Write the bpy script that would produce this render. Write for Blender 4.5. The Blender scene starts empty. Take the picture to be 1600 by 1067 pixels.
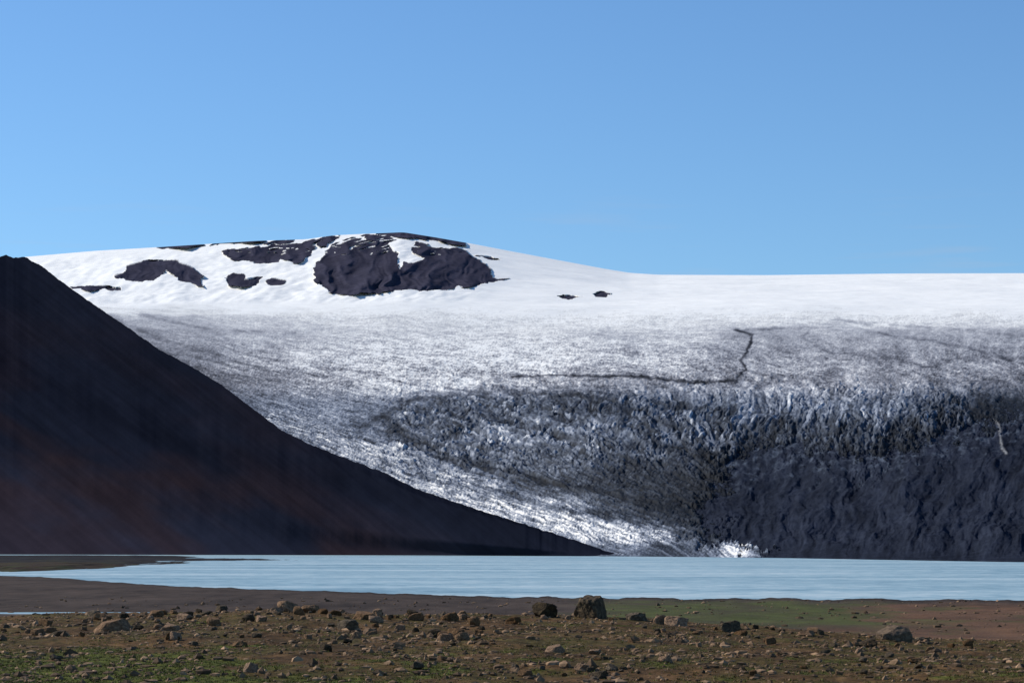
import bpy, bmesh, math, numpy as np
from mathutils import Vector, noise as mnoise
F=3778.0; H=20.0; V0=852.0
rng=np.random.default_rng(7)
S=bpy.context.scene
S.view_settings.view_transform='Standard'; S.view_settings.look='None'; S.view_settings.exposure=0
col=S.collection
# ---------------- numpy noise
def _h(ix,iy,seed):
    n=(ix.astype(np.int64)*374761393+iy.astype(np.int64)*668265263+seed*974634777)&0xffffffff
    n=((n^(n>>13))*1274126177)&0xffffffff
    n=((n^(n>>16))*2246822519)&0xffffffff
    return ((n^(n>>15))&0xffffff)/float(0xffffff)
def perlin(x,y,seed=0):
    ix=np.floor(x);iy=np.floor(y);fx=x-ix;fy=y-iy
    def g(a,b):
        t=_h(ix+a,iy+b,seed)*2*np.pi
        return np.cos(t)*(fx-a)+np.sin(t)*(fy-b)
    w=fx*fx*fx*(fx*(fx*6-15)+10);h=fy*fy*fy*(fy*(fy*6-15)+10)
    a=g(0,0);b=g(1,0);c=g(0,1);d=g(1,1)
    return ((a+(b-a)*w)*(1-h)+(c+(d-c)*w)*h)*1.5
def fbm(x,y,o=4,seed=0,g=0.5):
    r=0;a=1;t=0
    for i in range(o):
        r=r+a*perlin(x*2**i+i*17.3,y*2**i-i*9.1,seed+i);t+=a;a*=g
    return r/t
def ridged(x,y,o=4,seed=0,g=0.5):
    r=0;a=1;t=0
    for i in range(o):
        r=r+a*(1-2*np.abs(perlin(x*2**i+i*17.3,y*2**i-i*9.1,seed+i)));t+=a;a*=g
    return r/t
def worley(x,y,seed=0):
    ix=np.floor(x);iy=np.floor(y)
    d1=np.full(x.shape,9.);d2=np.full(x.shape,9.);idv=np.zeros(x.shape)
    for a in(-1,0,1):
        for b in(-1,0,1):
            cx=ix+a;cy=iy+b
            px=cx+_h(cx,cy,seed);py=cy+_h(cx,cy,seed+5)
            d=np.hypot(px-x,py-y);r=_h(cx,cy,seed+9)
            n=d<d1
            d2=np.where(n,d1,np.minimum(d2,d));idv=np.where(n,r,idv);d1=np.where(n,d,d1)
    return d1,d2,idv
def ss(a,b,x):
    t=np.clip((x-a)/(b-a),0,1);return t*t*(3-2*t)
def inpoly(u,v,P):
    r=np.zeros(u.shape,bool);n=len(P)
    for i in range(n):
        x1,y1=P[i];x2,y2=P[(i+1)%n]
        if y1==y2: continue
        c=((y1>v)!=(y2>v))&(u<(x2-x1)*(v-y1)/(y2-y1)+x1)
        r^=c
    return r
def linedist(u,v,P,sv=1.0):
    d=np.full(u.shape,1e9)
    for (x1,y1),(x2,y2) in zip(P[:-1],P[1:]):
        y1s=y1*sv;y2s=y2*sv;vv=v*sv
        L=(x2-x1)**2+(y2s-y1s)**2
        t=np.clip(((u-x1)*(x2-x1)+(vv-y1s)*(y2s-y1s))/L,0,1)
        d=np.minimum(d,np.hypot(u-x1-t*(x2-x1),vv-y1s-t*(y2s-y1s)))
    return d
def itp(x,pts):
    p=np.array(pts,float);return np.interp(x,p[:,0],p[:,1])
# ---------------- mesh helper
def mkmesh(name,V,Q,mat,colr=None,smooth=True):
    me=bpy.data.meshes.new(name)
    k=Q.shape[1]
    me.vertices.add(len(V));me.vertices.foreach_set("co",V.astype(np.float32).ravel())
    me.loops.add(Q.size);me.loops.foreach_set("vertex_index",Q.astype(np.int32).ravel())
    me.polygons.add(len(Q));me.polygons.foreach_set("loop_start",np.arange(0,Q.size,k,dtype=np.int32))
    me.update(calc_edges=True)
    me.polygons.foreach_set("use_smooth",np.full(len(Q),smooth))
    if colr is not None:
        a=me.color_attributes.new("surface_colour",'FLOAT_COLOR','POINT')
        c=np.ones((len(V),4),np.float32);c[:,:3]=colr
        a.data.foreach_set("color",c.ravel())
    me.materials.append(mat)
    ob=bpy.data.objects.new(name,me);col.objects.link(ob)
    return ob
def gridquads(nr,nc):
    i=np.arange(nr*nc).reshape(nr,nc)
    return np.stack([i[:-1,:-1],i[:-1,1:],i[1:,1:],i[1:,:-1]],-1).reshape(-1,4)
def sub(name,V,Q,C,mat):
    ids,inv=np.unique(Q.ravel(),return_inverse=True)
    return mkmesh(name,V[ids],inv.reshape(-1,4),mat,C[ids])
# ---------------- materials
def newmat(name):
    m=bpy.data.materials.new(name);m.use_nodes=True
    nt=m.node_tree;b=nt.nodes["Principled BSDF"];return m,nt,b
def terr_mat(name,nscale,lo,hi,bscale,bdist,bstr,rough=0.9,spec=0.2):
    m,nt,b=newmat(name);N=nt.nodes;L=nt.links
    at=N.new("ShaderNodeAttribute");at.attribute_name="surface_colour"
    ge=N.new("ShaderNodeNewGeometry")
    n=N.new("ShaderNodeTexNoise");n.inputs["Scale"].default_value=nscale;n.inputs["Detail"].default_value=8;n.inputs["Roughness"].default_value=.65
    L.new(ge.outputs["Position"],n.inputs["Vector"])
    mr=N.new("ShaderNodeMapRange");mr.inputs[1].default_value=.3;mr.inputs[2].default_value=.7;mr.inputs[3].default_value=lo;mr.inputs[4].default_value=hi
    L.new(n.outputs["Fac"],mr.inputs[0])
    mx=N.new("ShaderNodeVectorMath");mx.operation='SCALE'
    L.new(at.outputs["Color"],mx.inputs[0]);L.new(mr.outputs[0],mx.inputs["Scale"])
    L.new(mx.outputs[0],b.inputs["Base Color"])
    n2=N.new("ShaderNodeTexNoise");n2.inputs["Scale"].default_value=bscale;n2.inputs["Detail"].default_value=8;n2.inputs["Roughness"].default_value=.7
    L.new(ge.outputs["Position"],n2.inputs["Vector"])
    bp=N.new("ShaderNodeBump");bp.inputs["Strength"].default_value=bstr;bp.inputs["Distance"].default_value=bdist
    L.new(n2.outputs["Fac"],bp.inputs["Height"]);L.new(bp.outputs[0],b.inputs["Normal"])
    b.inputs["Roughness"].default_value=rough;b.inputs["Specular IOR Level"].default_value=spec
    return m
M_ice=terr_mat("glacier_ice",0.02,.92,1.06,.03,4,.35,rough=.8,spec=.1)
M_rock=terr_mat("moraine_rock",0.02,.75,1.25,.03,8,.5,spec=0)
M_mount=terr_mat("mountain_scree",0.012,.88,1.12,.03,4,.25,rough=1,spec=0)
M_ground=terr_mat("moorland_soil",3.0,.4,1.7,7.0,.07,.9,spec=.05)
# ---------------- glacier / ice cap
FOOT=[(-500,5700),(0,5400),(600,5000),(960,4500),(1180,4000),(1400,3250),(1600,2800),(2100,2450)]
SKY=[(-500,436),(-200,415),(0,405),(45,401),(150,392),(245,386.5),(330,381),(400,376.5),(480,374),(520,368),(560,366),(630,363),(680,371),(740,381.5),(800,393),(880,408),(950,421),(985,426.5),(1030,429.5),(1200,430),(1400,427.5),(1600,427),(2100,432)]
u1=np.arange(-450,2051,1.35);nc=len(u1)
vs=itp(u1,SKY);k=np.exp(-np.linspace(-2,2,21)**2);k/=k.sum()
vs=np.convolve(np.pad(vs,10,'edge'),k,'valid')
Yf=itp(u1,FOOT)
Yf=np.convolve(np.pad(Yf,60,'edge'),np.ones(121)/121,'valid')
Yf=Yf+np.where(u1<940,250*ss(940,800,u1),0)
vf=V0+22*F/Yf
nb,nu,nl=14,190,600
rows=[]
for i in range(nu): rows.append(vs+(478-vs)*(i/nu))
for i in range(nl): rows.append(478+(vf-478)*(i/(nl-1)))
Vg=np.array(rows)
U=np.broadcast_to(u1,Vg.shape).copy()
w=np.clip((Vg-478)/(vf-478),0,1)
wx=np.linspace(0,1,401)
g=np.interp(wx,[0,.1,.2,.305,.43,.56,.7,.82,1],[0,.15,.27,.375,.475,.57,.665,.755,1.0])
kk=np.exp(-np.linspace(-2,2,41)**2);kk/=kk.sum()
gp=np.concatenate([g[0]-(g[1]-g[0])*np.arange(20,0,-1),g,g[-1]+(g[-1]-g[-2])*np.arange(1,21)])
g=np.convolve(gp,kk,'valid')
Y=10000-(10000-Yf)*np.interp(w,wx,g)
tu=np.clip((478-Vg)/(478-vs),0,1)
Y=Y+np.where(Vg<478,3600*tu**1.05,0)
NUN=[
 [(488,430),(496,410),(512,392),(522,380),(545,370),(575,366),(606,367),(620,376),(606,382),(616,391),(623,398),(620,414),(626,418),(632,407),(648,411),(664,403),(648,396),(640,388),(650,378),(690,388),(722,388),(745,403),(766,420),(772,434),(798,436),(768,442),(740,450),(690,455),(640,455),(600,457),(540,461),(512,458),(492,442)],
 [(348,396),(372,386),(432,384),(470,380),(486,374),(512,368),(532,367),(512,384),(492,388),(484,404),(462,412),(438,405),(430,412),(400,411),(366,408)],
 [(180,433),(200,418),(225,409),(265,407),(298,416),(319,432),(316,447),(290,445),(270,430),(258,424),(250,434),(240,440),(195,441)],
 [(348,437),(365,426),(382,428),(382,437),(402,433),(412,434),(400,446),(380,450),(356,447)],
 [(415,440),(428,433),(445,437),(443,447),(425,448)],
 [(106,447),(140,446),(192,452),(190,455),(150,454),(112,453)],
 [(243,387),(262,382),(318,380),(318,385),(290,388),(255,389)],
 [(322,384),(350,377),(388,375),(420,372),(415,378),(360,381)],
 [(408,382),(440,374),(460,374),(458,379),(436,383)],
 [(588,366),(600,360),(655,358),(684,369),(728,377),(729,383),(712,382),(682,376),(640,371),(615,370)],
 [(742,398),(764,400),(782,406),(764,406)],
 [(868,465),(888,461),(912,464),(900,467),(876,467)],
 [(926,458),(940,456),(957,460),(948,463),(930,462)]]
n1=fbm(U/26,Vg/13,5,11,.5);n2=fbm(U/26,Vg/13,5,31,.5)
NM=np.full(U.shape,-1)
up=Vg<475
for i,P in enumerate(NUN):
    sc=.8 if i<3 else .55
    m=inpoly(U+n1*12*sc,Vg+n2*8*sc,P)&up
    NM[m]=i
ledge=(ridged(U/34+Vg/40,Vg/8+U/60,2,35,.4)>.88-.16*ss(395,372,Vg))&(Vg<398)&(NM>=0)&(NM<2)
NM[ledge]=-1
rock_n=NM>=0
def bulge(cu,cv,ru,rv): return np.exp(-(((U-cu)/ru)**2+((Vg-cv)/rv)**2)*1.6)
B=bulge(630,422,150,50)*520+bulge(440,398,100,30)*220+bulge(250,428,85,30)*200+bulge(385,440,60,22)*90
Y=Y-B
X0=(U-800)/F*Y
relN=np.where(rock_n,1,0)
gull=ridged(U/36+.5*fbm(U/40,Vg/20,2,3),Vg/70,3,41,.45)
gullb=fbm(U/60+Vg/90,Vg/40,3,45)
Y=Y-relN*(gull*110+gullb*300)
T=[]
def row(v,**k):
    for a,b in k.items(): T.append((float(a[1:]),v,b))
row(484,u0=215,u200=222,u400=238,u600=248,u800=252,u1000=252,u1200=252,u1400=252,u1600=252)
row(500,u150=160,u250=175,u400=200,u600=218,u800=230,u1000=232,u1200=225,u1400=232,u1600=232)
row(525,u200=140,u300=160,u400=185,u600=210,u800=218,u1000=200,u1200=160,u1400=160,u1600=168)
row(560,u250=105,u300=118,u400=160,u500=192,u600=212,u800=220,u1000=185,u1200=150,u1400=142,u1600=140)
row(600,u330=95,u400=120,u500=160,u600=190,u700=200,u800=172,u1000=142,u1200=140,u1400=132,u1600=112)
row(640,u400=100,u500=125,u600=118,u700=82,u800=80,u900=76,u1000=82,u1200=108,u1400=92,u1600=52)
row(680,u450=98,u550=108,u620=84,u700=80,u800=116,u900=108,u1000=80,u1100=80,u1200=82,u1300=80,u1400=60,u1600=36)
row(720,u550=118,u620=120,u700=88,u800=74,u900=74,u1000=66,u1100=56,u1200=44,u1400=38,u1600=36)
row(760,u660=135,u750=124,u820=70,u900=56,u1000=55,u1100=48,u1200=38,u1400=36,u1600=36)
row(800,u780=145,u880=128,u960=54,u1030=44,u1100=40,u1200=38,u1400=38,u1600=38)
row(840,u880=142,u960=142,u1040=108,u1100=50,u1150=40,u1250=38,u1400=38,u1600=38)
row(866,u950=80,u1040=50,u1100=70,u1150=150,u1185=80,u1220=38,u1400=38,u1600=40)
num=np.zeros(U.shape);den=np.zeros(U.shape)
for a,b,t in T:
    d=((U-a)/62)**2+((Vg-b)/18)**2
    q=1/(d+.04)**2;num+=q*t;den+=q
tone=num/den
lam=ss(455,730,Vg+.22*np.clip(600-U,-300,400))
Gc=Vg-lam*.37*(np.clip(U,100,1150)-700)-.10*np.clip(U-1100,0,900)*ss(500,560,Vg)
Gc=Gc+10*fbm(U/190,Vg/80,3,74)+3*fbm(U/50,Vg/24,3,75)
Uc=U+.45*(Vg-600)*lam+16*fbm(U/120,Vg/50,2,76)
MOR=[(1120,850),(1095,825),(1100,800),(1125,765),(1140,730),(1165,708),(1210,694),(1290,700),(1350,716),(1420,696),(1460,680),(1530,668),(1556,662),(1576,640),(1640,634),(2300,615),(2300,960),(1205,960),(1190,868),(1150,854)]
nw=fbm(U/50,Vg/30,7,51,.74);nw2=fbm(U/30,Vg/34,7,61,.76)
MU=U+nw*110;MV=Vg+nw2*80
MM=inpoly(MU,MV,MOR)
dE=linedist(MU,MV,MOR[0:16])
ice=ss(476,510,Vg)
fall=ss(578,660,Vg+nw*40)*(1-ss(690,770,Vg+nw*34))*ss(540,680,U)*(1-ss(1500,1600,U))
tl=[(430,662),(560,708),(700,760),(850,810),(1000,842),(1170,862)]
td=linedist(U,Vg,tl)
tong=np.exp(-(td/28)**2)
wu=fbm(U/22,Vg/16,3,84);wv_=fbm(U/22,Vg/16,3,87)
r1=ridged(Uc/48,Gc/4.5,4,91,.6)
r2=ridged(Uc/15,Gc/5.5,4,95,.6)
r3=ridged(Uc/13+wu,Gc/8+wv_,5,99,.55)
rT=ridged(Uc/110,Gc/4.6,3,107,.6)                 # flow ridges of the tongue
rB=ridged(Uc/120,Gc/8.5+.5*wv_,3,106,.5)
big=ridged(Uc/95+.4*wu,Gc/17+.5*wv_,3,103,.5)
a1,a2,aid=worley(Uc/12+1.1*wu,Gc/7+1.1*wv_,81)
b1,b2,bid=worley(Uc/7+.9*wu,Gc/4.8+.7*wv_,83)
ser=(np.clip((a2-a1)*5,0,1)-.6)*(.25+aid*1.1)
ser2=(np.clip((b2-b1)*4,0,1)-.6)*(.25+bid)
fadeE=np.where(U>1040,ss(0,34,dE),1)
base_amp=ice*np.where(MM,0,1)*(.15+.85*fadeE)*(.2+.8*ss(0,.07,1-w))
lo7=ss(690,760,Vg)*(1-tong)
deb=ss(-50,60,U-(900+(Vg-720)*.95))*ss(700,750,Vg)*(1-tong)
md=ss(515,600,Vg)
rt=1-.6*ss(1050,1200,U)*ss(610,590,Vg)
brk=.4+1.2*ss(-.25,.35,fbm(U/50,Vg/24,4,108))
dz=base_amp*( r1*rt*(.3+1.2*md+.9*fall+2.2*lo7+1.8*tong) + r2*rt*(.4+1.5*md+1.0*fall+1.2*lo7+1.0*tong) + r3*(.3+.9*md+3.4*fall*brk+1.0*tong+.8*lo7) + (ser*.8+ser2*.7)*(.2+.8*md+4.8*fall*brk+1.8*tong+1.2*lo7) + rB*(5.0*fall+5.0*lo7+2.0*tong)+rT*tong*5.0)
dz+=base_amp*fall*(big*10+12*fbm(Uc/60,Gc/22,4,104))+base_amp*lo7*5*big
dz+=fbm(X0/700,Y/700,3,101)*12*ss(.0,.2,1-tu)*ss(0,.06,1-w)
dz+=(1-ice)*np.where(rock_n,0,1)*(ridged(X0/900,Y/500,3,111)*7+fbm(U/45+Vg/30,Vg/16,3,113)*11*ss(800,650,U))*ss(0,.1,tu)*(1-ss(.8,1,tu))
mx_=U+.35*(Vg-650)+20*fbm(U/60,Vg/40,4,121,.55)
mg=ridged(mx_/26,Vg/90,5,122,.55)
mg2=fbm(mx_/90,Vg/90,4,125)
mor_in=ss(0,.10,1-w)*ss(0,40,dE)
mrough=fbm(U/12,Vg/8,5,127,.6)
medge=ss(70,10,dE)
dz+=np.where(MM,1,0)*((mg*5+mg2*26)*mor_in+mrough*(2.5+2.5*medge)*ss(0,.05,1-w))
Z=H+(V0-Vg)/F*Y+dz
# colours
st=fbm(Uc/40,Gc/2.8,5,131,.66)
st2=fbm(Uc/200,Gc/10,3,135)
mott=fbm(U/9,Vg/5,5,134,.66)
fine=fbm(U/2.6,Vg/2.0,2,133)
spark=ss(.20,.5,fbm(Uc/8,Gc/4.0,4,137,.55))
clump=fbm(Uc/40,Gc/11,4,138,.6)
conts=.22+.62*ss(500,590,Vg)
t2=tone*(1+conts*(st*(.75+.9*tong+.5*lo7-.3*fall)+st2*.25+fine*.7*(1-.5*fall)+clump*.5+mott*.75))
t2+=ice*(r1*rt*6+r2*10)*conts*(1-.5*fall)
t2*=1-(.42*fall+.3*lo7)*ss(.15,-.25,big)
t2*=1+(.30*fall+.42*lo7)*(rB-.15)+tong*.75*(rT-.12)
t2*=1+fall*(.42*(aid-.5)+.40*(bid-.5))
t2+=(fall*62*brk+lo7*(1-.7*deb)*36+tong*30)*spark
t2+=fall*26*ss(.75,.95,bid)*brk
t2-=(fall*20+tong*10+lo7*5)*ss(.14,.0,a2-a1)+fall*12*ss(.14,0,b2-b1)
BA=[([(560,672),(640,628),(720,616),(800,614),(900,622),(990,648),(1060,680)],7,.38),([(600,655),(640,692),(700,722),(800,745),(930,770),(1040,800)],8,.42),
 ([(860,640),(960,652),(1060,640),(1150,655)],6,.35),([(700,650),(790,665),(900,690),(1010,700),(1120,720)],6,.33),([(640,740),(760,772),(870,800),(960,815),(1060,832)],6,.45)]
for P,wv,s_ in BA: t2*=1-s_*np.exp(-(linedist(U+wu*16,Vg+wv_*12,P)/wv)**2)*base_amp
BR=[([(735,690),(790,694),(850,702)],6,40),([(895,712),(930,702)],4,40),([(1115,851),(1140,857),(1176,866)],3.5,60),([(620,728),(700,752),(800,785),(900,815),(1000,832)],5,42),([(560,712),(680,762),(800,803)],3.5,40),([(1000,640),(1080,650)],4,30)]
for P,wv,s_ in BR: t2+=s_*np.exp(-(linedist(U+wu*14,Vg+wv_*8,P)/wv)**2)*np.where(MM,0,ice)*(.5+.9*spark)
t2*=1-.30*deb
lowE=np.where(U>1040,ss(60,0,dE),0)*ss(560,640,Vg)
edn=fbm(U/14,Vg/9,5,144,.65)
t2=np.where(MM,t2,t2*(1-.62*lowE*np.clip(.75+1.2*edn,0,1.3)*ss(868,840,Vg)))
wd=fbm(U/16,Vg/9,3,140)*6
lb=.25+.75*ss(-.2,.2,fbm(U/24,Vg/18,3,143))
D=[([(1150,517),(1175,525),(1170,545),(1158,562),(1165,580),(1150,597),(1080,601),(1000,592),(880,588),(800,590)],2.5,.82),
   ([(1150,517),(1230,513),(1330,511),(1400,528),(1500,540),(1620,572)],2.0,.3),
   ([(1270,508),(1255,530),(1300,552),(1400,560),(1500,585)],2.6,.22),
   ([(1600,560),(1520,556),(1440,575),(1380,600)],3,.2),([(220,490),(330,515),(460,520)],3,.25),([(180,500),(280,540),(380,565),(470,600)],4,.3),
   ([(1165,580),(1260,600),(1400,612),(1560,622)],3.4,.2),([(1300,500),(1420,508),(1620,530)],2.8,.2)]
for i,(P,wv,s_) in enumerate(D): t2*=1-s_*(lb if i else .55+.45*lb)*np.exp(-(linedist(U+wd,Vg+wd*.6,P)/wv)**2)
up_=ss(474,500,Vg+14*fbm(U/60,Vg/6,4,141))
t2=t2*up_+252*(1-up_)
t2=np.clip(t2,18,252)
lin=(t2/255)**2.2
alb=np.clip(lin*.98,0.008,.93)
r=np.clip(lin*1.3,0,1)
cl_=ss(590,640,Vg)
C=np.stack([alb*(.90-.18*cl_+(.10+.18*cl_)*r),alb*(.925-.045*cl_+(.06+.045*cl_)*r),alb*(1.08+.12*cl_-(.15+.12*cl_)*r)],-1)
mn=fbm(U/60,Vg/50,4,151);mn2=fbm(mx_/14,Vg/34,6,152,.62)
mc=np.array([.0185,.0225,.0345])*(1+.45*mn+.75*mn2+.22*mg)[...,None]
nearE=ss(90,0,dE)*ss(830,760,Vg)
sn=ss(.02,.5,edn+.2*fbm(mx_/12,Vg/14,4,153,.6)+.46*(nearE-.62))[...,None]
mc=mc*(1-sn*.8)+sn*np.array([.060,.073,.098])*(.4+.6*nearE[...,None])*ss(810,740,Vg)[...,None]
wf=(.5+.5*ss(-.2,.3,fbm(U/6,Vg/8,2,155)))[...,None]*np.exp(-(linedist(U+wd*.7,Vg,[(1552,655),(1562,664),(1563,690),(1571,712)])/1.7)**2)[...,None]
mc=mc*(1-wf)+wf*.28
C=np.where(MM[...,None],mc,C)
nc_=np.array([.040,.039,.058])*(1+.4*fbm(U/24,Vg/18,4,161,.5)+.2*gull)[...,None]
C=np.where(rock_n[...,None],nc_,C)
bY=[Y[0]+d for d in np.linspace(4000,150,nb)]
bZ=[Z[0]-((d/4000)**1.5)*700-d*.02 for d in np.linspace(4000,150,nb)]
Yb=np.vstack([np.array(bY),Y]);Zb=np.vstack([np.array(bZ),Z])
Xb=(np.vstack([np.broadcast_to(u1,(nb,nc)),U])-800)/F*np.vstack([np.broadcast_to(Y[0],(nb,nc)),Y])
Cb=np.vstack([np.broadcast_to(np.array([.8,.82,.86]),(nb,nc,3)),C])
Lb=np.vstack([np.full((nb,nc),-1),np.where(MM,100,NM)])
Vx=np.stack([Xb,Yb,Zb],-1).reshape(-1,3);Cx=np.clip(Cb.reshape(-1,3),.004,.93)
Q=gridquads(nb+nu+nl,nc)[:,::-1];lab=Lb.reshape(-1)[Q].max(1)
def st_(o,label,cat): o["kind"]="structure";o["label"]=label;o["category"]=cat
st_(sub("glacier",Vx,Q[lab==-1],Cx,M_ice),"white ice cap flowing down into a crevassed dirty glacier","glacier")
st_(sub("moraine_slope",Vx,Q[lab==100],Cx,M_rock),"dark bare moraine slope below the ice edge","slope")
for i in range(len(NUN)):
    q=Q[lab==i]
    if len(q)>3: st_(sub("rocky_outcrop",Vx,q,Cx,M_rock),"dark rock outcrop rising out of the snow" if i else "large dark rocky peak rising out of the snow","rock outcrop")
# ---------------- dark mountain
SK=[(-700,300),(-400,345),(-150,388),(-40,402),(0,401),(10,399),(22,403),(38,401),(52,409),(66,416),(75,424),(110,450),(150,478),(200,512),(250,547),(300,573),(350,604),(400,642),(440,672),(480,692),(520,708),(600,738),(650,763),(720,787),(760,800),(830,822),(900,844),(945,860),(975,868)]
um=np.arange(-650,976,2.0);ncm=len(um)
vc=itp(um,SK)+3.0*fbm(um/14,um*0,5,201,.65)
Yfm=np.convolve(np.pad(itp(um,FOOT),40,'edge'),np.ones(81)/81,'valid')
kk_=(V0-vc)/F;Yc=Yfm/(1-1.4*np.clip(kk_,0,1))
Yc=np.maximum(Yc,Yfm+60)
vfm=V0+22*F/Yfm
vc=np.minimum(vc,vfm-1)
nr=330
t=np.linspace(0,1,nr)[:,None]
Vm=vfm+(vc-vfm)*t
Um=np.broadcast_to(um,Vm.shape)
Ym=Yfm+(Yc-Yfm)*t**.9
Xm=(Um-800)/F*Ym
edge=ss(0,.3,t)*ss(1,.9,t)
hs=ss(868,760,vc)*1.0
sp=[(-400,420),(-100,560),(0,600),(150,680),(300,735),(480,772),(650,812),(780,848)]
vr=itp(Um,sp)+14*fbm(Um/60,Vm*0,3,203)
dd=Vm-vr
Ym=Ym-hs*edge*70*np.where(dd>0,np.exp(-(dd/90)**2),np.exp(-(dd/60)**2))
fx=(Um-1.25*(Vm-600))
Ym=Ym-hs*edge*6*fbm(fx/40,Vm/200,4,206)
Zm=H+(V0-Vm)/F*Ym
Zm[0]=-6
Xm=(Um-800)/F*Ym
cn=fbm(fx/110,Vm/230,4,211);cn2=fbm(fx/14,Vm/90,5,212,.6);cn3=fbm(fx/190,Vm/120,4,214)
low=ss(.8,.1,t)
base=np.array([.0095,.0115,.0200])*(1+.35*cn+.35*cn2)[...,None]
hz=(ss(.45,.0,t)*ss(760,0,Um))[...,None]  # blue air haze at the foot, painted into the rock colour
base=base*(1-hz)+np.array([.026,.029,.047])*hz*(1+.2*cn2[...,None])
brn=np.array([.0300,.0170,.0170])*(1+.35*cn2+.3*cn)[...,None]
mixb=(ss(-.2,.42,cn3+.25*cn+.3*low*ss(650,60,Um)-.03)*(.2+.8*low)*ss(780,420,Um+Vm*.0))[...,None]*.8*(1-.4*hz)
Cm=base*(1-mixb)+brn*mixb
Cm=Cm*(1-.22*np.exp(-((dd+34)/26)**2)*ss(0,.1,t))[...,None]  # shade band along the spur, painted into the scree colour
nbm=10
ds=np.linspace(100,1600,nbm)
Yb2=np.array([Ym[-1]+d for d in ds]);Zb2=np.array([Zm[-1]-d*.55 for d in ds])
Xb2=np.broadcast_to(Xm[-1],Yb2.shape)
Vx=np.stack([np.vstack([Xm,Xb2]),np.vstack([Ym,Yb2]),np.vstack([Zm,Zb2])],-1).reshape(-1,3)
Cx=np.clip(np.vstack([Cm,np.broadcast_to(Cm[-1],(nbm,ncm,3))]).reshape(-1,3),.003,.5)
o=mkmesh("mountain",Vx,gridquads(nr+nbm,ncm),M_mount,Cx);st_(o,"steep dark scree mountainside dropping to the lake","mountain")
# ---------------- ground
CR=[(-600,966),(-100,963),(0,963),(150,961),(300,956),(450,950),(560,957),(700,960),(850,963),(1000,968),(1150,978),(1300,990),(1450,1001),(1600,1008),(2200,1020)]
NS=[(-600,1700),(0,1600),(60,1560),(130,1400),(250,1210),(400,1110),(560,1035),(700,965),(1000,921),(1600,889),(2300,860)]
def ground_z(x,y):
    u=800+x*F/y
    dc=(itp(u,CR)-V0)*83/F
    drop=2.3+(dc-2.3)*ss(40,83,y)
    zp=H-drop+.17*fbm(x/5.5,y/9,3,301)+.07*fbm(x/.9,y/1.2,4,302,.6)*ss(400,150,y)
    shy=itp(u,NS)+(fbm(u/70,u*0,4,303,.6)*60)
    L=np.interp(y,[80,100,150,250,400,600,800,1000],[16.8,15,11.5,7,3.5,1.5,1.1,1.0])
    R=np.interp(y,[80,100,150,200,300,450,600,750,860],[16.6,15.7,13,11.4,9.2,6.9,4.5,2.0,.7])
    m=ss(560,1000,u)
    zf=L*(1-m)+R*m
    und=(.25+.9*ss(200,350,y)*m*ss(850,600,y))*fbm(x/38,y/60,4,305)+.10*fbm(x/6,y/14,3,306)
    zf=zf+und*ss(shy,shy-200,y)
    s=np.clip((shy-y)/120,-1,1)
    zf=np.where(y>500,np.minimum(zf,np.maximum(s,-1)*1.2+.15*fbm(x/25,y/60,3,307)),zf)
    zf=zf-np.clip((y-shy-100)*.02,0,6)
    pd=((x+128)/45)**2+((y-690)/17)**2
    zf=zf-1.1*np.clip(1-pd*.6,0,1)
    ed=ss(82,100,y+4*fbm(x/8,x*0+3,2,308))
    return zp*(1-ed)+zf*ed
ug=np.arange(-520,2121,2.2)
yg=np.concatenate([np.arange(6,34,.8),np.arange(34,104,.16),np.geomspace(104,420,110)[0:],np.geomspace(424,1700,260),np.geomspace(1800,19000,40)])
UG,YG=np.meshgrid(ug,yg);XG=(UG-800)/F*YG
ZG=ground_z(XG,YG)
VG=V0+(H-ZG)/YG*F
gn=fbm(XG/3,YG/4,4,311);gn2=fbm(XG/.4,YG/.6,4,312,.65)
far=ss(90,130,YG)
soil=np.array([.074,.042,.018])*(1+.5*gn+.8*gn2)[...,None]
redd=np.array([.125,.068,.028])*(1+.6*gn2)[...,None]
moss=np.array([.068,.078,.013])*(1+.7*gn2)[...,None]
olive=np.array([.060,.051,.014])*(1+.7*gn2)[...,None]
brkn=fbm(XG/.8,YG/1.6,4,323,.65)
a=ss(-.05,.35,gn+.1)[...,None];c=soil*(1-a*.55)+redd*a*.55
b=ss(-.2,.3,fbm(XG/2.2,YG/5,5,313,.65)+.3*brkn)[...,None]*.7;c=c*(1-b)+olive*b
mb=ss(.0,.36,fbm(XG/2.6,YG/4,4,314)+.68*ss(720,100,UG)*ss(998,1035,VG)-.22*ss(1040,1000,VG)+.12*ss(1020,1060,VG)-.11+.5*brkn)[...,None]*.9;c=c*(1-mb)+moss*mb
fl=np.array([.050,.036,.028])*(1+.7*fbm(XG/40,YG/90,4,315)+.5*fbm(XG/6,YG/25,3,316))[...,None]
rs=np.array([.115,.062,.036])*(1+.6*fbm(XG/9,YG/25,5,317,.6))[...,None]
gr=np.array([.062,.068,.022])*(1+.6*fbm(XG/9,YG/25,5,318,.6))[...,None]
wn=fbm(UG/120,VG/12,4,319,.6);wn2=fbm(XG/16,YG/40,5,322,.65)
gm=np.clip(ss(840,960,UG+wn*150)*(1-ss(1320,1430,UG+wn*160))*ss(934,946,VG+wn*10)*(1-ss(968,988,VG+wn*14))*(.8+1.3*wn2),0,1)[...,None]
rm=np.clip(ss(1180,1420,UG+wn*220)*ss(936,952,VG+wn*14)*(.85+.9*wn2),0,1)[...,None]
fc=fl*(1-rm)+rs*rm;fc=fc*(1-gm)+gr*gm
g3=(ss(.0,.35,fbm(XG/22,YG/70,4,320))*ss(1150,1350,UG)*ss(940,955,VG)*.7)[...,None];fc=fc*(1-g3)+gr*g3
f=far[...,None];c=c*(1-f)+fc*f
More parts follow.
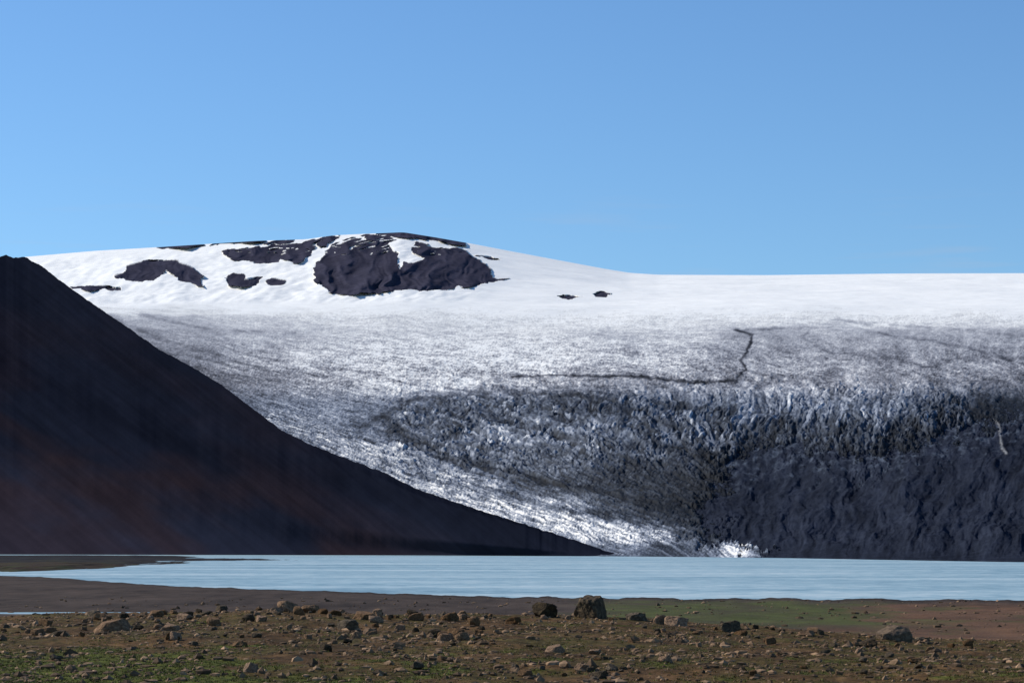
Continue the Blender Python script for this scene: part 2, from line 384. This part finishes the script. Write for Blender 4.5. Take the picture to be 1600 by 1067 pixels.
wet=ss(.9,.1,ZG)[...,None];c=c*(1-.35*wet)
Vx=np.stack([XG,YG,ZG],-1).reshape(-1,3)
o=mkmesh("ground",Vx,gridquads(len(yg),len(ug)),M_ground,np.clip(c.reshape(-1,3),.005,.5));st_(o,"stony brown moorland running down to the lake shore","ground")
# ---------------- water
def water(name,bs):
    m,nt,b=newmat(name);N=nt.nodes;L=nt.links
    N.remove(b);out=N["Material Output"]
    df=N.new("ShaderNodeBsdfDiffuse");gs=N.new("ShaderNodeBsdfGlossy");gs.inputs["Roughness"].default_value=.3;gs.inputs["Color"].default_value=(.8,.88,.9,1)
    ms=N.new("ShaderNodeMixShader");ms.inputs[0].default_value=.22;L.new(df.outputs[0],ms.inputs[1]);L.new(gs.outputs[0],ms.inputs[2]);L.new(ms.outputs[0],out.inputs[0])
    ge=N.new("ShaderNodeNewGeometry")
    def nz(sx,sy,det,rg):
        mp=N.new("ShaderNodeMapping");mp.inputs["Scale"].default_value=(sx,sy,1);L.new(ge.outputs["Position"],mp.inputs[0])
        n=N.new("ShaderNodeTexNoise");n.inputs["Scale"].default_value=1;n.inputs["Detail"].default_value=det;n.inputs["Roughness"].default_value=rg;L.new(mp.outputs[0],n.inputs[0]);return n
    n=nz(.0035,.008,5,.6);nB=nz(.06,.10,6,.75)
    ad=N.new("ShaderNodeMath");ad.operation='MULTIPLY_ADD';ad.inputs[1].default_value=.62;L.new(nB.outputs[0],ad.inputs[0]);
    sc=N.new("ShaderNodeMath");sc.operation='MULTIPLY';sc.inputs[1].default_value=.38;L.new(n.outputs[0],sc.inputs[0]);L.new(sc.outputs[0],ad.inputs[2])
    cr=N.new("ShaderNodeValToRGB");e=cr.color_ramp.elements;e[0].position=.41;e[1].position=.59
    e[0].color=(.14,.24,.29,1);e[1].color=(.52,.60,.60,1);k=e.new(.5);k.color=(.29,.42,.46,1)
    L.new(ad.outputs[0],cr.inputs[0]);L.new(cr.outputs[0],df.inputs["Color"])
    n2=N.new("ShaderNodeTexNoise");n2.inputs["Scale"].default_value=.35;n2.inputs["Detail"].default_value=5;L.new(ge.outputs["Position"],n2.inputs[0])
    bp=N.new("ShaderNodeBump");bp.inputs["Strength"].default_value=bs;bp.inputs["Distance"].default_value=1.0
    L.new(n2.outputs[0],bp.inputs["Height"]);L.new(bp.outputs[0],gs.inputs["Normal"])
    return m
M_w=water("glacial_water",.6)
gx_=np.linspace(-2200,2200,60);gy_=np.geomspace(640,6200,60)
A,Bq=np.meshgrid(gx_,gy_);A=A*np.clip(Bq/3000,.35,1)
o=mkmesh("lake",np.stack([A,Bq,A*0],-1).reshape(-1,3),gridquads(60,60),M_w);st_(o,"pale blue glacial lake with a calm rippled surface","lake")
th=np.linspace(0,2*np.pi,64,endpoint=False)
bm=bmesh.new();vv=[bm.verts.new((-128+56*math.cos(a_)*(1+.08*math.sin(3*a_)),690+20*math.sin(a_),.62)) for a_ in th];bm.faces.new(vv)
me=bpy.data.meshes.new("pond");bm.to_mesh(me);bm.free();me.materials.append(M_w);o=bpy.data.objects.new("pond",me);col.objects.link(o);st_(o,"shallow pool lying on the brown flats","pond")
def spit(u0,uhalf,vn,vfar,h,seed,label,colr,grn=.7,na=.6):
    Yn=H*F/(vn-V0);Yr=H*F/(vfar-V0);Ymid=(Yn+Yr)/2;hy=(Yr-Yn)/2
    nx,ny=300,60
    X=np.linspace(-1.35,1.35,nx);YY=np.linspace(-1.5,1.5,ny);a,b=np.meshgrid(X,YY)
    x=(u0-800)/F*Ymid+a*uhalf/F*Ymid;y=Ymid+b*hy
    d=np.sqrt(np.abs(a)**2.5+b**2)+na*fbm(a*5,b*1.1+seed,5,seed,.6)
    z=np.clip((1-d)*3.2,-1,1)*h+ (ss(.1,1,1-d))*h*(.8*fbm(x/40,y/90,4,seed+1))
    z=np.where(d>1,-1.0*np.clip((d-1)*4,0,1)-.05,z)
    n_=fbm(x/30,y/120,4,seed+2)
    c=np.array(colr)*(1+.6*n_)[...,None];gm_=ss(-.05,.3,n_)[...,None];c=c*(1-grn*gm_)+np.array([.04,.046,.014])*grn*gm_
    o=mkmesh("headland",np.stack([x,y,z],-1).reshape(-1,3),gridquads(ny,nx),M_ground,np.clip(c.reshape(-1,3),.008,.5));st_(o,label,"headland")
spit(-60,225,895,881,3.0,401,"low brown and green tongue of land in the lake",(.040,.026,.016))
spit(0,260,885,876,2.4,411,"thin dark spit of gravel reaching into the lake",(.022,.018,.017),.3,.45)
spit(-40,330,880,868.5,3.0,431,"dark flat shore below the mountain foot",(.018,.016,.018),.15,.3)
spit(200,240,876,873,1.6,421,"thin dark sandbar at the lake edge",(.020,.017,.018),.1)
# ---------------- boulders
mr_,nt,b=newmat("weathered_basalt");N=nt.nodes;L=nt.links
tc=N.new("ShaderNodeTexCoord");oi=N.new("ShaderNodeObjectInfo")
n=N.new("ShaderNodeTexNoise");n.inputs["Scale"].default_value=3.5;n.inputs["Detail"].default_value=9;n.inputs["Roughness"].default_value=.7
L.new(tc.outputs["Object"],n.inputs[0])
cr=N.new("ShaderNodeValToRGB");e=cr.color_ramp.elements;e[0].position=.3;e[0].color=(.055,.035,.022,1);e[1].position=.72;e[1].color=(.38,.235,.125,1)
k2=e.new(.5);k2.color=(.20,.115,.060,1)
L.new(n.outputs[0],cr.inputs[0])
hv=N.new("ShaderNodeHueSaturation");L.new(cr.outputs[0],hv.inputs["Color"])
m1=N.new("ShaderNodeMapRange");m1.inputs[3].default_value=.5;m1.inputs[4].default_value=1.35;L.new(oi.outputs["Random"],m1.inputs[0]);L.new(m1.outputs[0],hv.inputs["Value"])
m2=N.new("ShaderNodeMapRange");m2.inputs[3].default_value=1.15;m2.inputs[4].default_value=.85;L.new(oi.outputs["Random"],m2.inputs[0]);L.new(m2.outputs[0],hv.inputs["Saturation"])
L.new(hv.outputs[0],b.inputs["Base Color"])
n3=N.new("ShaderNodeTexNoise");n3.inputs["Scale"].default_value=9;n3.inputs["Detail"].default_value=8;n3.inputs["Roughness"].default_value=.75;L.new(tc.outputs["Object"],n3.inputs[0])
bp=N.new("ShaderNodeBump");bp.inputs["Strength"].default_value=.8;bp.inputs["Distance"].default_value=.06;L.new(n3.outputs[0],bp.inputs["Height"]);L.new(bp.outputs[0],b.inputs["Normal"])
b.inputs["Roughness"].default_value=.92;b.inputs["Specular IOR Level"].default_value=.1
def variant(name,c0,c1_,c2_):
    m=mr_.copy();m.name=name
    for n_ in m.node_tree.nodes:
        if n_.bl_idname=="ShaderNodeValToRGB":
            e=n_.color_ramp.elements;e[0].color=c0;e[1].color=c1_;e[2].color=c2_
    return m
md_=variant("dark_basalt",(.025,.019,.015,1),(.08,.058,.036,1),(.22,.155,.085,1))
mg_=variant("pale_basalt",(.06,.043,.03,1),(.17,.12,.08,1),(.32,.23,.15,1))
def rockmesh(i,subd,cuts=9,mat=mr_):
    r=np.random.default_rng(500+i)
    bm=bmesh.new();bmesh.ops.create_icosphere(bm,subdivisions=subd,radius=1)
    pl=[]
    for _ in range(cuts):
        d=r.normal(size=3);d/=np.linalg.norm(d);pl.append((Vector(d),r.uniform(.48,.8)))
    pl.append((Vector((0,0,1)),r.uniform(.6,.8)))
    for v in bm.verts:
        for d,h in pl:
            q=v.co.dot(d)
            if q>h: v.co-=d*(q-h)*.97
        p=v.co+Vector((i*7.1,0,0))
        v.co*=1+.10*mnoise.noise(p*1.7)+.06*mnoise.noise(p*4.5)+.03*mnoise.noise(p*11)
    mxx=max(v.co.x for v in bm.verts);mnx=min(v.co.x for v in bm.verts);mxz=max(abs(v.co.z) for v in bm.verts)
    for v in bm.verts: v.co.x*=2/(mxx-mnx);v.co.y*=2/(mxx-mnx);v.co.z/=mxz
    me=bpy.data.meshes.new("boulder_mesh");bm.to_mesh(me);bm.free();me.materials.append(mat)
    me.polygons.foreach_set("use_smooth",[False]*len(me.polygons))
    return me
BIG=[rockmesh(i,5,7,md_ if i in(0,1) else mr_) for i in range(5)]+[rockmesh(9,5,6,mg_)];SM=[rockmesh(20+i,3,7,md_ if i%3==0 else mr_) for i in range(10)]
def hit(u,v):
    ys=np.arange(34,1500,.25);xs=(u-800)/F*ys
    vv=V0+(H-ground_z(xs,ys))/ys*F
    k=np.where(vv<=v)[0]
    return ys[k[0]] if len(k) else None
def boulder(u,v,wpx,hpx,me,label,rot=None,sink=.3,y=None):
    y=y or hit(u,v)
    if y is None: return
    x=(u-800)/F*y;s=wpx/F*y/2;hh=hpx/F*y
    z=float(ground_z(np.array([x]),np.array([y]))[0])
    o=bpy.data.objects.new("boulder",me);col.objects.link(o)
    o.rotation_euler=(rng.uniform(-.2,.2),rng.uniform(-.25,.25),rng.uniform(0,6.28) if rot is None else rot)
    sz=hh/(2-2*sink)*1.05
    o.scale=(s*1.08,s*rng.uniform(.85,1.1),sz);o.location=(x,y,z+sz*(1-2*sink)*.95)
    o["label"]=label;o["category"]="rock";o["group"]="boulders strewn over the moorland"
cr_=lambda u:itp(np.array([float(u)]),CR)[0]
HERO=[(924,965,56,35,0,"large dark weathered boulder standing on the moorland rim"),(851,963,38,22,0,"squat dark boulder beside the largest one"),(995,969,32,14,1,"low dark boulder on the moorland rim"),(1058,977,36,18,3,"brown rounded boulder on stony ground"),(1139,986,34,16,0,"dark pointed boulder on stony ground"),(1399,1001,58,29,5,"large pale grey-brown boulder on the moorland rim"),
(1357,1010,32,15,1,"dark boulder beside a pale boulder"),(1437,1002,18,9,1,"small dark boulder beside a pale boulder"),(452,955,42,18,3,"broad brown boulder on the rim"),(482,956,26,12,4,"rounded brown boulder in a heap"),(176,987,54,22,4,"large brown boulder among smaller stones"),(160,968,26,10,2,"brown boulder on stony ground"),(432,958,20,10,4,"brown boulder in a heap of stones"),
(566,967,36,14,3,"flat-topped brown boulder on stony ground"),(544,984,32,17,0,"angular dark boulder on stony ground"),(703,970,30,13,2,"orange-brown boulder on stony ground"),(696,1001,24,13,4,"angular brown stone on stony ground"),(722,1000,24,12,2,"angular brown stone on stony ground"),(270,1001,22,11,2,"angular brown stone on stony ground"),(290,966,26,10,0,"brown stone on the rim"),(868,1018,30,12,4,"pale orange-brown stone in low plants"),(1260,992,26,9,3,"low brown stone in low plants"),(936,1060,30,12,0,"dark stone on mossy ground"),(908,1046,22,11,3,"pale stone in low plants"),(820,1056,22,11,2,"pale brown stone in low plants"),(375,1010,22,10,3,"brown weathered stone lying on the moorland"),(1040,1035,22,12,4,"dark angular stone on stony ground"),(60,992,22,10,2,"brown weathered stone lying on the moorland"),(250,983,20,9,4,"brown weathered stone lying on the moorland"),(508,1018,22,13,0,"dark stone in short grass"),(956,1048,18,12,1,"dark upright stone in low plants")]
for u,v,w_,h_,mi,lb_ in HERO: boulder(u,v,w_,h_,BIG[mi],lb_)
CL=[(160,975,70,12),(270,985,60,14),(460,960,60,8),(560,970,40,8),(700,995,45,12),(230,968,60,6),(60,985,50,10),(380,965,50,8),(880,1035,80,16),(1000,1020,90,18),(640,975,40,8),(1090,985,60,8),(700,965,60,6),(560,1000,80,14),(1250,995,60,8),(940,1055,60,8),(1400,1012,60,8)]
cnt=0
while cnt<267:
    if rng.uniform()<.6:
        q=CL[rng.integers(len(CL))];u=rng.normal(q[0],q[2]);v=rng.normal(q[1],q[3]);c_=cr_(u)
        if v<c_+1: v=c_+1+rng.exponential(3)
    else:
        u=rng.uniform(-20,1620);c_=cr_(u);v=rng.uniform(c_,1064) if rng.uniform()<.65 else c_+rng.exponential(12)+1
    if v>1066 or u<-20 or u>1620: continue
    if u<650 and v>1012 and rng.uniform()<.75: continue
    w_=6.5+rng.exponential(4.6)*(1.2 if u<750 else .85)
    w_=min(w_,23)
    boulder(u,v,w_,w_*rng.uniform(.42,.72),SM[rng.integers(10)],"brown weathered stone lying on the moorland");cnt+=1
# ---------------- small stones (uncountable)
def scatter_mesh(name,n,base_v,base_f,posfn,mat,label,cat,colfn=None):
    x,y,s,sz=posfn(n);n=len(x)
    z=ground_z(x,y)
    an=rng.uniform(0,6.28,n);ca,sa=np.cos(an),np.sin(an)
    bv=base_v[rng.integers(len(base_v),size=n)]
    px=(bv[:,:,0]*ca[:,None]-bv[:,:,1]*sa[:,None])*s[:,None]+x[:,None]
    py=(bv[:,:,0]*sa[:,None]+bv[:,:,1]*ca[:,None])*s[:,None]+y[:,None]
    pz=bv[:,:,2]*sz[:,None]+z[:,None]
    Vv=np.stack([px,py,pz],-1).reshape(-1,3)
    k=base_v.shape[1];Fv=(base_f[None]+np.arange(n)[:,None,None]*k).reshape(-1,base_f.shape[1])
    cc=None
    if colfn is not None: cc=np.repeat(colfn(n,x,y),k,0)
    o=mkmesh(name,Vv,Fv,mat,cc,smooth=False);o["kind"]="stuff";o["label"]=label;o["category"]=cat
bm=bmesh.new();bmesh.ops.create_icosphere(bm,subdivisions=1,radius=1)
bv0=np.array([v.co[:] for v in bm.verts]);bf0=np.array([[v.index for v in f_.verts] for f_ in bm.faces]);bm.free()
var=np.array([bv0*(1+rng.uniform(-.4,.25,(len(bv0),1)))*rng.uniform(.7,1.25,(1,3)) for _ in range(40)])
M_peb=terr_mat("pebble_stone",6,.6,1.4,20,.02,.6)
def ppos(n):
    y=rng.uniform(36,92,n)**1.0;u=rng.uniform(-150,1750,n);x=(u-800)/F*y
    v=V0+(H-ground_z(x,y))/y*F
    keep=(fbm(x/3,y/4,4,501,.6)*1.3+rng.uniform(-.3,.4,n)+.12*ss(800,500,u)*ss(1015,990,v))>.08
    x,y=x[keep],y[keep];n=len(x);s=np.clip(.011+rng.exponential(.027,n),0,.15);return x,y,s,s*rng.uniform(.5,.95,n)
def pcol(n,x,y):
    q=rng.uniform(0,1,(n,1))**2;return np.array([.076,.045,.023])*(1-q)+np.array([.33,.205,.115])*q
scatter_mesh("gravel",33000,var,bf0,ppos,M_peb,"scattered brown pebbles and gravel on the soil","gravel",pcol)
def ppos2(n):
    y=rng.uniform(110,880,n);u=rng.uniform(-100,1700,n);x=(u-800)/F*y
    z=ground_z(x,y);keep=(z>.25)&(fbm(x/14,y/30,3,502)+rng.uniform(-.3,.3,n)>.12)
    x,y=x[keep],y[keep];n=len(x);s=.1+rng.exponential(.15,n)*np.clip(y/350,.5,1.5);return x,y,np.clip(s,0,.9),np.clip(s,0,.9)*.75
scatter_mesh("rubble",7000,var,bf0,ppos2,M_peb,"loose stones scattered over the lakeside flats","rubble",lambda n,x,y:pcol(n,x,y)*.8)
# ---------------- low plants
M_gr=terr_mat("low_plants",8,.7,1.3,20,.01,.2)
tv=[]
for _ in range(30):
    vs_=[]
    for j in range(9):
        a_=rng.uniform(0,6.28);r_=rng.uniform(0,.9);bx,by=r_*math.cos(a_),r_*math.sin(a_)
        l=rng.uniform(.5,1.2);a2_=rng.uniform(0,6.28);wd_=.13
        vs_+= [(bx-wd_*math.sin(a2_),by+wd_*math.cos(a2_),-.1),(bx+wd_*math.sin(a2_),by-wd_*math.cos(a2_),-.1),(bx+.6*math.cos(a2_)*l,by+.6*math.sin(a2_)*l,l)]
    tv.append(vs_)
tv=np.array(tv);tf=np.arange(27).reshape(9,3)
def gpos(n):
    y=rng.uniform(35,88,n);u=rng.uniform(-150,1750,n);x=(u-800)/F*y
    v=V0+(H-ground_z(x,y))/y*F
    p=.26+.55*ss(750,150,u)*ss(1000,1035,v)+.2*ss(1030,1060,v)-.18*ss(1000,970,v)
    keep=(fbm(x/2.6,y/4,4,314)*1.1+.5*fbm(x/.8,y/1.6,4,323,.65)+rng.uniform(0,1,n)*.9)>(1.0-p)
    x,y=x[keep],y[keep];n=len(x);s=rng.uniform(.03,.075,n);return x,y,s,s*rng.uniform(.25,.7,n)
def gcol(n,x,y):
    q=rng.uniform(0,1,(n,1));u=800+x*F/y
    dry=(rng.uniform(0,1,n)<.3+.35*ss(400,900,u))[:,None]
    g_=np.array([.060,.074,.011])*(1-q)+np.array([.13,.14,.03])*q
    d_=np.array([.072,.054,.017])*(1-q)+np.array([.15,.11,.04])*q
    return np.where(dry,d_,g_)
scatter_mesh("ground_cover",90000,tv,tf,gpos,M_gr,"low grass and moss tufts on the moorland","low plants",gcol)
# ---------------- light, world, camera
EL=math.radians(34);AZ=math.radians(-66)
sd=Vector((math.sin(AZ)*math.cos(EL),math.cos(AZ)*math.cos(EL),math.sin(EL)))
sl=bpy.data.lights.new("sun","SUN");sl.energy=5.0;sl.angle=math.radians(.5);sl.color=(1,.94,.84)
so=bpy.data.objects.new("sun",sl);so.rotation_euler=sd.to_track_quat('Z','Y').to_euler();col.objects.link(so)
W=bpy.data.worlds.new("World");S.world=W;W.use_nodes=True;nt=W.node_tree;N=nt.nodes;L=nt.links;bg=N["Background"]
sk=N.new("ShaderNodeTexSky");sk.sky_type='NISHITA';sk.sun_disc=False;sk.sun_elevation=EL;sk.sun_rotation=AZ%(2*math.pi)
sk.altitude=600;sk.air_density=1.0;sk.dust_density=.3;sk.ozone_density=3
mt=N.new("ShaderNodeMix");mt.data_type='RGBA';mt.blend_type='MULTIPLY';mt.inputs[0].default_value=1;mt.inputs[7].default_value=(.79,1.07,1.32,1)
L.new(sk.outputs[0],mt.inputs[6])
tc=N.new("ShaderNodeTexCoord");mp=N.new("ShaderNodeMapping");mp.inputs["Scale"].default_value=(9,9,130);L.new(tc.outputs["Generated"],mp.inputs[0])
cn_=N.new("ShaderNodeTexNoise");cn_.inputs["Scale"].default_value=1.6;cn_.inputs["Detail"].default_value=6;L.new(mp.outputs[0],cn_.inputs[0])
c1=N.new("ShaderNodeMapRange");c1.inputs[1].default_value=.55;c1.inputs[2].default_value=.78;L.new(cn_.outputs[0],c1.inputs[0])
sx=N.new("ShaderNodeSeparateXYZ");L.new(tc.outputs["Generated"],sx.inputs[0])
c2=N.new("ShaderNodeMapRange");c2.inputs[1].default_value=.15;c2.inputs[2].default_value=.125;L.new(sx.outputs[2],c2.inputs[0])
c3=N.new("ShaderNodeMath");c3.operation='MULTIPLY';L.new(c1.outputs[0],c3.inputs[0]);L.new(c2.outputs[0],c3.inputs[1])
c4=N.new("ShaderNodeMath");c4.operation='MULTIPLY';c4.inputs[1].default_value=.2;L.new(c3.outputs[0],c4.inputs[0])
mc_=N.new("ShaderNodeMix");mc_.data_type='RGBA';L.new(c4.outputs[0],mc_.inputs[0]);L.new(mt.outputs[2],mc_.inputs[6]);mc_.inputs[7].default_value=(4.6,5.0,5.8,1)
L.new(mc_.outputs[2],bg.inputs[0]);bg.inputs[1].default_value=.1
cd=bpy.data.cameras.new("camera");cd.lens=F/1600*36;cd.sensor_width=36;cd.shift_y=(V0-533.5)/1600;cd.clip_start=.5;cd.clip_end=60000
co=bpy.data.objects.new("camera",cd);co.location=(0,0,H);co.rotation_euler=(math.radians(90),0,0);col.objects.link(co);S.camera=co
